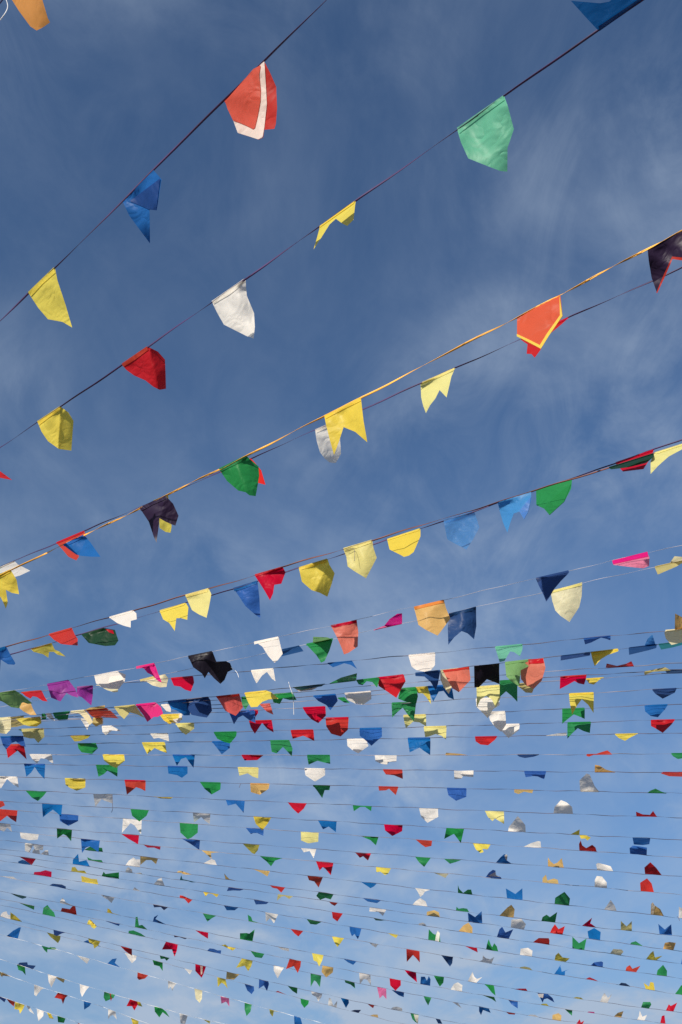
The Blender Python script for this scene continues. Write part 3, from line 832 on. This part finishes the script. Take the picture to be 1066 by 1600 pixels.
^lining w 500,360 520,365 515,420 505,430
36 y 628,447 690,460 708,535 680,500 660,490 632,522
35 o 700,402 795,428 755,465 695,460
36 b 835,500 905,520 908,550 888,578 855,550
35 b 945,463 1015,478 1020,500 1005,552 980,510 942,535
37 w 255,485 320,500 305,520 288,558 275,525 258,545
37 c 455,532 515,548 512,610 495,640 465,610
37 P 652,585 718,605 720,668 695,630 660,645
37 g 835,638 890,652 880,705 850,740 835,690
38 g 152,672 210,685 240,710 268,755 215,715 190,755 155,710
38 w 342,715 405,735 385,800 350,795
38 y 520,765 575,780 570,798
'''
def read_data():
    flags = []; threads = []; tile = None
    for ln in DATA.strip().splitlines():
        ln = ln.strip()
        if not ln: continue
        if ln[0] == '@': tile = TILE[ln[1:]]; continue
        w = ln.split()
        def px(ws): return [(tile[0] + float(a) / tile[2], tile[1] + float(b) / tile[2]) for a, b in (q.split(',') for q in ws)]
        if w[0] == 'thread': threads.append((int(w[1]), w[2], px(w[3:])))
        elif w[0] == '~': flags[-1].setdefault('cr', []).append((px(w[1:4]), float(w[4])))
        elif w[0][0] == '^': flags[-1]['kids'].append((w[0][1:], w[1], px(w[2:])))
        else: flags.append(dict(line=int(w[0]), col=w[1], pts=px(w[2:]), kids=[]))
    return flags, threads
FLAGS, THREADS = read_data()

for i, c in CORDS.items():
    xs = np.array([p[0] for p in c['pts']]); ys = np.array([p[1] for p in c['pts']])
    deg = 3 if len(xs) > 6 else 1
    xm = (xs.mean(), max(60.0, xs.std()))
    co = np.polyfit((xs - xm[0]) / xm[1], ys, deg)
    c['f'] = lambda x, co=co, xm=xm: float(np.polyval(co, (x - xm[0]) / xm[1]))
    c['xr'] = (xs.min(), xs.max())
    xc = min(max(533.0, xs.min()), xs.max())
    r = ray(xc, c['f'](xc))
    c['D'] = c['H'] * (r.y + r.x * c['t']) / r.z
    c['n'] = Vector((c['t'], 1, 0)).normalized()
    c['p0'] = Vector((0, c['D'], EYE.z))

def link_mesh(name, verts, faces, mat, parent, origin, smooth=True):
    me = bpy.data.meshes.new(name)
    me.from_pydata([tuple(Vector(v) - origin) for v in verts], [], faces)
    me.materials.append(mat)
    if smooth:
        me.polygons.foreach_set('use_smooth', [True] * len(me.polygons))
    ob = bpy.data.objects.new(name, me); COL.objects.link(ob)
    ob.parent = parent
    ob.location = origin - (parent_world(parent) if parent else Vector((0, 0, 0)))
    return ob
WORLD_LOC = {}
def parent_world(p): return WORLD_LOC[p.name]

def ribbon(path, width, rng, twist=5.0):
    """a flat plastic ribbon twisting along its course"""
    verts = []; faces = []
    ang = rng.uniform(0, 6); rate = rng.choice((-1, 1)) * twist
    n = len(path)
    s = 0.0
    target = ang
    for k in range(n):
        p = path[k]; q = path[min(k + 1, n - 1)]; o = path[max(k - 1, 0)]
        tdir = (q - o).normalized()
        side = tdir.cross(Vector((0, 0, 1))).normalized(); up = side.cross(tdir)
        ang += rate * (q - p).length * (0.4 + 1.2 * (0.5 + 0.5 * math.sin(s * 2.3 + target)))
        s += (q - p).length
        w = (side * math.cos(ang) + up * math.sin(ang)) * width * 0.5
        th = (side * -math.sin(ang) + up * math.cos(ang)) * max(width * 0.16, 0.0009) * 0.5
        verts += [p - w - th, p + w - th, p + w + th, p - w + th]
        if k:
            b = 4 * (k - 1)
            for e in range(4):
                f = (e + 1) % 4
                faces.append((b + e, b + f, b + 4 + f, b + 4 + e))
    faces.append((0, 3, 2, 1)); b = 4 * (n - 1); faces.append((b, b + 1, b + 2, b + 3))
    return verts, faces

def tube(path, rad, sides=5):
    verts = []; faces = []
    n = len(path)
    for k in range(n):
        tdir = (path[min(k + 1, n - 1)] - path[max(k - 1, 0)]).normalized()
        a = tdir.cross(Vector((0.3, 1, 0.2))).normalized(); b = tdir.cross(a)
        for e in range(sides):
            g = 2 * math.pi * e / sides
            verts.append(path[k] + (a * math.cos(g) + b * math.sin(g)) * rad)
        if k:
            o = sides * (k - 1)
            for e in range(sides):
                f = (e + 1) % sides
                faces.append((o + e, o + f, o + sides + f, o + sides + e))
    return verts, faces

def smooth_path(pts, n=6):
    out = []
    P = [pts[0]] + list(pts) + [pts[-1]]
    for k in range(1, len(P) - 2):
        for j in range(n):
            t = j / n
            a, b, c_, d = P[k - 1], P[k], P[k + 1], P[k + 2]
            out.append(0.5 * ((2 * b) + (c_ - a) * t + (2 * a - 5 * b + 4 * c_ - d) * t * t + (3 * b - a - 3 * c_ + d) * t ** 3))
    out.append(pts[-1])
    return out

# ---- the course of each cord in space, carried on past the frame to the side supports
SIDE = 11.0
def cord_path(c):
    x0 = min(c['xr'][0], -25) if c['xr'][0] < 60 else c['xr'][0]
    x1 = max(c['xr'][1], 1090) if c['xr'][1] > 1000 else c['xr'][1]
    xs = np.linspace(x0, x1, 60)
    P = [on_plane(x, c['f'](x), c['p0'], c['n']) for x in xs]
    X = np.array([p.x for p in P]); Z = np.array([p.z for p in P])
    xm, sd = X.mean(), X.std()
    co = np.polyfit((X - xm) / sd, Z, 3)
    zf = lambda x: float(np.polyval(co, (x - xm) / sd))
    # outside the measured part: keep the slope, with the gentle upward curve of a hanging cord
    sl0 = (zf(X[0] + .02) - zf(X[0])) / .02; sl1 = (zf(X[-1]) - zf(X[-1] - .02)) / .02
    def z(x):
        if x < X[0]: e = x - X[0]; return zf(X[0]) + sl0 * e * 0.8 + 0.010 * e * e
        if x > X[-1]: e = x - X[-1]; return zf(X[-1]) + sl1 * e * 0.8 + 0.010 * e * e
        return zf(x)
    c['z'] = z
    step = 0.05 if c['D'] < 6 else 0.08
    n = int(2 * SIDE / step)
    return [Vector((x, c['D'] - c['t'] * x, z(x) + 0.003 * math.sin(9.1 * x + c['D']) + 0.002 * math.sin(23.0 * x))) for x in np.linspace(-SIDE, SIDE, n)]

# ---- one pennant sheet: outline in the pennant's own plane, creased and bowed
def sheet(name, st, frame, creases, ripple, cell, mat, parent, lift=0.0, origin=None, push=None):
    A, cdir, ddir, m = frame
    if push is None: push = m
    bm = bmesh.new()
    vs_ = [bm.verts.new((s, t, 0)) for s, t in st]
    try: f = bm.faces.new(vs_)
    except ValueError: return None
    f.normal_update()
    bmesh.ops.triangulate(bm, faces=bm.faces[:], ngon_method='BEAUTY')
    for (pc, nd, ang) in creases:
        bmesh.ops.bisect_plane(bm, geom=bm.verts[:] + bm.edges[:] + bm.faces[:], dist=1e-5,
                               plane_co=(pc[0], pc[1], 0), plane_no=(nd[0], nd[1], 0))
    for _ in range(5):
        ed = [e for e in bm.edges if e.calc_length() > cell]
        if not ed: break
        bmesh.ops.subdivide_edges(bm, edges=ed, cuts=1, use_grid_fill=True)
        bmesh.ops.triangulate(bm, faces=[f for f in bm.faces if len(f.verts) > 3])
    amp, k1, k2, ph1, ph2, curl, hmax = ripple
    verts = []
    for i, v in enumerate(bm.verts):
        s, t = v.co.x, v.co.y
        z = 0.0
        g = min(1.0, max(0.0, abs(t) / 0.035)); g = g * g * (3 - 2 * g)
        for (pc, nd, ang) in creases:
            dd = (s - pc[0]) * nd[0] + (t - pc[1]) * nd[1]
            if dd > 0: z += dd * math.tan(ang)
        z += amp * (math.sin(k1 * s + ph1 + 0.5 * k2 * t) + 0.6 * math.sin(k2 * t + 0.6 * k1 * s + ph2) + 0.35 * math.sin(2.3 * k1 * s - 1.7 * k2 * t + ph1 * 2))
        e = max(0.0, abs(t) / hmax - 0.55) / 0.45
        z += curl * e * e
        verts.append(A + cdir * s + ddir * t + push * (z * g) + m * lift)
        v.index = i
    bm.verts.index_update()
    faces = [[v.index for v in f.verts] for f in bm.faces]
    bm.free()
    ob = link_mesh(name, verts, faces, mat, parent, origin if origin is not None else A)
    return ob

def solve_frame(c, pts, rng):
    A = on_plane(*pts[0], c['p0'], c['n']); B = on_plane(*pts[1], c['p0'], c['n'])
    W = (B - A).length
    cd = (B - A).normalized()
    g = Vector((0, 0, -1)); g = (g - cd * g.dot(cd)).normalized()
    away = c['n'] - cd * c['n'].dot(cd); away.normalize()
    want = 1.25 if c['D'] < 3.5 else 1.15
    best = None; spare = None
    bias = rng.gauss(0, 8)
    for deg in range(-172, 176, 4):
        a = R(deg)
        d = g * math.cos(a) + away * math.sin(a)
        m = cd.cross(d).normalized()
        view = (A + B) * 0.5 - EYE
        face = abs(m.dot(view.normalized()))
        if face < 0.10: continue
        st = []
        for x, y in pts:
            q = on_plane(x, y, A, m) - A
            st.append((q.dot(cd), q.dot(d)))
        ts = [t for s, t in st[2:]]
        if spare is None or face > spare[7]: spare = (9, deg, d, m, st, max(abs(t) for t in ts), W, face)
        if sum(ts) <= 0 or min(ts) < -0.35 * max(ts): continue
        h = max(ts)
        spread = (max(s for s, t in st) - min(s for s, t in st)) / W
        dev = abs(deg - 15 - bias)
        cost = (h / W - want) ** 2 * 2.0 + 0.25 * (dev / 90) ** 2 + 0.4 * max(0, spread - 1.5) ** 2
        if h / W > 1.6: cost += 3 * (h / W - 1.6)
        if best is None or cost < best[0]: best = (cost, deg, d, m, st, h, W, face)
    return A, B, cd, best or spare

ROOT = {}
LENGTHS = []
for i, c in CORDS.items():
    e = bpy.data.objects.new('bunting', None); COL.objects.link(e)
    path = cord_path(c)
    mid = path[len(path) // 2]
    e.location = mid; e.empty_display_size = 0.2
    WORLD_LOC[e.name] = mid
    ROOT[i] = e
    rng = random.Random(100 + i)
    w = c['width'] or (0.010 if i == 3 else 0.0080 if i <= 2 else 0.008 if i <= 6 else 0.0050)
    v, f = ribbon(path, w, rng, twist=(9.0 if i == 3 else 3.6 if i <= 6 else 7.0))
    link_mesh('cord', v, f, CORD[c['kind']], e, mid)

ORD = {}
stat = {}
def crease_set(rng, W, h, near):
    cs = []
    k = rng.choice((1, 1, 2)) if near else rng.choice((1, 1, 2, 2))
    for _ in range(k):
        a = rng.uniform(-0.9, 0.9) if rng.random() < .7 else rng.uniform(1.0, 2.1)
        nd = (math.cos(a), math.sin(a)) if rng.random() < .5 else (-math.cos(a), math.sin(a))
        pc = (W * rng.uniform(.25, .75), h * rng.uniform(.35, .75))
        # keep the glued edge flat: the crease must not cross it
        cs.append((pc, nd, R(rng.uniform(8, 30) if near else rng.uniform(12, 46)) * rng.choice((-1, 1))))
    return cs
for n, fl in enumerate(FLAGS):
    c = CORDS[fl['line']]
    rng = random.Random(1000 + n)
    pts = fl['pts']
    xm = (pts[0][0] + pts[1][0]) / 2; ym = (pts[0][1] + pts[1][1]) / 2
    dy = c['f'](xm) - ym
    if abs(dy) > 7: print('anchor off', fl['line'], fl['col'], [round(q) for q in (xm, ym)], round(dy, 1))
    dy = max(-8, min(8, dy))
    pts = [(x, y + dy) for x, y in pts]
    pts[0] = (pts[0][0], c['f'](pts[0][0])); pts[1] = (pts[1][0], c['f'](pts[1][0]))
    A, B, cd, best = solve_frame(c, pts, rng)
    if best is None:
        print('no frame', fl['line'], fl['col'], pts[:2]); continue
    cost, deg, d, m, st, h, W, face = best
    stat.setdefault(fl['line'], []).append((W, h, deg))
    mid = (A + B) * 0.5
    view = (mid - EYE).normalized()
    near = c['D'] < 4.5
    if m.dot(view) > 0: ms = -1.0
    else: ms = 1.0                       # side facing the viewer's side of the sheet
    amp = (0.011 if near else 0.013) * min(1, W / .15)
    creases = [(pc, nd, ang) for pc, nd, ang in crease_set(rng, W, h, near)]
    if fl.get('cr'):
        creases = []
        for q3, ang in fl['cr']:
            q = [(lambda v: (v.dot(cd), v.dot(d)))(on_plane(x, y + dy, A, m) - A) for x, y in q3]
            nx, ny = q[1][1] - q[0][1], -(q[1][0] - q[0][0]); ln = math.hypot(nx, ny); nx /= ln; ny /= ln
            if (q[2][0] - q[0][0]) * nx + (q[2][1] - q[0][1]) * ny < 0: nx, ny = -nx, -ny
            creases.append((q[0], (nx, ny), R(ang)))
    if fl['kids'] and fl['kids'][0][0] in ('lining', 'border', 'front_layer'): creases = []
    ripple = (amp, rng.uniform(14, 30), rng.uniform(12, 26), rng.uniform(0, 6), rng.uniform(0, 6))
    ripple = ripple + (rng.uniform(-.05, .05), max(h, .02))
    cell = 0.020 if near else 0.045
    root = ROOT[fl['line']]
    # the glued edge wraps the cord
    ob = sheet('pennant', st, (A, cd, d, m), creases, ripple, cell, MAT[fl['col']], root, 0.0, mid, view)
    if ob is None: print('bad outline', fl); continue
    WORLD_LOC[ob.name] = mid
    fl['ob'] = ob; fl['x'] = xm; fl['up'] = sum(p[1] for p in pts[2:]) / len(pts[2:]) < ym
    lift = 0.0
    has_hem = False
    for kn, kc, kp in fl['kids']:
        lift += 0.003
        kst = []
        for x, y in kp:
            q = on_plane(x, y + dy, A, m) - A
            kst.append((q.dot(cd), q.dot(d)))
        k = sheet(kn, kst, (A, cd, d, m), creases, ripple, cell, MAT[kc], ob, lift * ms, mid, view)
        if kn == 'hem': has_hem = True
    if c['D'] < 7.6 and not fl['kids']:
        hh = min(0.018, h * 0.14)
        k = sheet('hem', [(.002, -0.005), (W - .003, -0.004), (W - rng.uniform(.002, .01), hh * rng.uniform(.7, 1.15)), (W * .5, hh * rng.uniform(.8, 1.1)), (rng.uniform(.002, .01), hh * rng.uniform(.7, 1.15))], (A, cd, d, m), creases, ripple, cell, MAT[fl['col']], ob, (lift + 0.003) * ms, mid, view)
for i, col, pp in THREADS:
    c = CORDS[i]
    path = smooth_path([on_plane(x, y, c['p0'], c['n']) - c['n'] * 0.01 for x, y in pp])
    v, f = tube(path, 0.0012 * max(1, c['D'] / 4))
    link_mesh('loose_thread', v, f, CORD['dark' if col == 'k' else 'white'], ROOT[i], path[0])
# the rows go on outside the frame in the same way
COLS = 'rygbwrygbwyowgm'
SHAPES = [[(0, 0), (1, 0), (1.02, 1.15), (.5, .72), (-.02, 1.12)], [(0, 0), (1, 0), (1, .75), (.52, 1.2), (.02, .78)],
          [(0, 0), (1, 0), (.98, 1.05), (.55, .6), (.03, 1.2)]]
for i, c in CORDS.items():
    rng = random.Random(5000 + i)
    mine = sorted(on_plane(f['x'], c['f'](f['x']), c['p0'], c['n']).x for f in FLAGS if f['line'] == i and 'ob' in f)
    lo = on_plane(-10, c['f'](-10), c['p0'], c['n']).x if c['xr'][0] < 60 else min(mine)
    if c['xr'][1] > 980: hi = on_plane(1076, c['f'](1076), c['p0'], c['n']).x
    else: hi = on_plane(c['xr'][1], min(1600.0, c['f'](c['xr'][1])), c['p0'], c['n']).x + 0.1
    if mine: lo = min(lo, mine[0] - 0.12); hi = max(hi, mine[-1] + 0.12)
    gap = 0.62 if c['D'] > 6 else 0.55
    o1, o2 = rng.uniform(.1, .7), rng.uniform(.1, .7)
    spots = [lo - 0.1 - o1 - gap * (k + rng.uniform(-.15, .15)) for k in range(4)] + [hi + 0.05 + o2 + gap * (k + rng.uniform(-.15, .15)) for k in range(4)]
    for X in spots:
        col = rng.choice(COLS); W = rng.uniform(.155, .185)
        def at(x): return Vector((x, c['D'] - c['t'] * x, c['z'](x)))
        A = at(X); B = at(X + W / math.sqrt(1 + c['t'] ** 2)); cd = (B - A).normalized(); W = (B - A).length
        g = Vector((0, 0, -1)); g = (g - cd * g.dot(cd)).normalized()
        away = (c['n'] - cd * c['n'].dot(cd)).normalized(); a = R(rng.gauss(10, 30))
        d = g * math.cos(a) + away * math.sin(a); m = cd.cross(d).normalized()
        st = [(s * W, t * W) for s, t in rng.choice(SHAPES)]
        mid = (A + B) * .5
        pj = [to_px(A + cd * s + d * t) for s, t in st]
        if any(q and -12 < q[0] < 1078 and -12 < q[1] < 1612 for q in pj): continue
        sheet('pennant', st, (A, cd, d, m), crease_set(rng, W, W, False), (.01, rng.uniform(14, 30), rng.uniform(12, 26), rng.uniform(0, 6), rng.uniform(0, 6), 0.02, W), .045, MAT[col], ROOT[i], 0.0, mid)
for i in sorted(stat):
    s = stat[i]
    print('line', i, 'D %.2f' % CORDS[i]['D'], 'n', len(s), 'W %.3f' % np.median([q[0] for q in s]), 'h %.3f' % np.median([q[1] for q in s]),
          'deg', sorted(q[2] for q in s)[::max(1, len(s) // 6)], 'z %.2f %.2f %.2f %.2f %.2f' % tuple(CORDS[i]['z'](x) for x in (-9, -3, 0, 3, 9)))

# ---------------------------------------------------------------- names for people
WORD = {k: v[0] for k, v in PAL.items()}
ORDW = ['first', 'second', 'third', 'fourth', 'fifth', 'sixth', 'seventh', 'eighth', 'ninth', 'tenth', 'eleventh', 'twelfth']
LABELS = {
 0: 'bunting at the top left corner with one tan orange pennant and loose white thread',
 1: 'dark purple bunting at upper left with red and white, blue and yellow pennants',
 2: 'long purple bunting with mint green, white and red pennants crossing the upper sky',
 3: 'orange ribbon bunting with black, green and yellow bordered red pennants',
 4: 'purple bunting just below the orange ribbon, with red, white and pale yellow pennants',
 5: 'brown bunting with a pale yellow pennant carrying a dark loose thread',
 6: 'purple bunting with a large see through pale blue pointed pennant beside a brown cord',
 7: 'pale thread bunting with salmon, tan, pink and large black pennants',
 8: 'pale thread bunting with tall cream pennant and slate navy forked pennant',
}
used = set(LABELS.values())
for i in CORDS:
    root = ROOT[i]
    fs = sorted([f for f in FLAGS if f['line'] == i and 'ob' in f], key=lambda f: f['x'])
    vis = [f for f in fs if -5 < f['x'] < 1071]
    if i not in LABELS:
        for k in (4, 5, 6):
            w = [WORD[f['col']] for f in vis[:k]]
            lab = 'bunting with pennants from the left ' + ', '.join(w[:-1]) + ', then ' + w[-1]
            if lab not in used: break
        LABELS[i] = lab; used.add(lab)
    root['label'] = LABELS[i]; root['category'] = 'bunting'; root['group'] = 'rows of bunting strung across the sky'
    tot = {}
    for f in fs: tot[f['col']] = tot.get(f['col'], 0) + 1
    seen = {}
    for f in fs:
        k = seen.get(f['col'], 0); seen[f['col']] = k + 1
        st_ = 'blown up above its cord' if f['up'] else 'hanging from its cord'
        if tot[f['col']] == 1: f['ob']['label'] = '%s pennant %s' % (WORD[f['col']], st_)
        else: f['ob']['label'] = '%s %s pennant from the left, %s' % (ORDW[k], WORD[f['col']], st_)
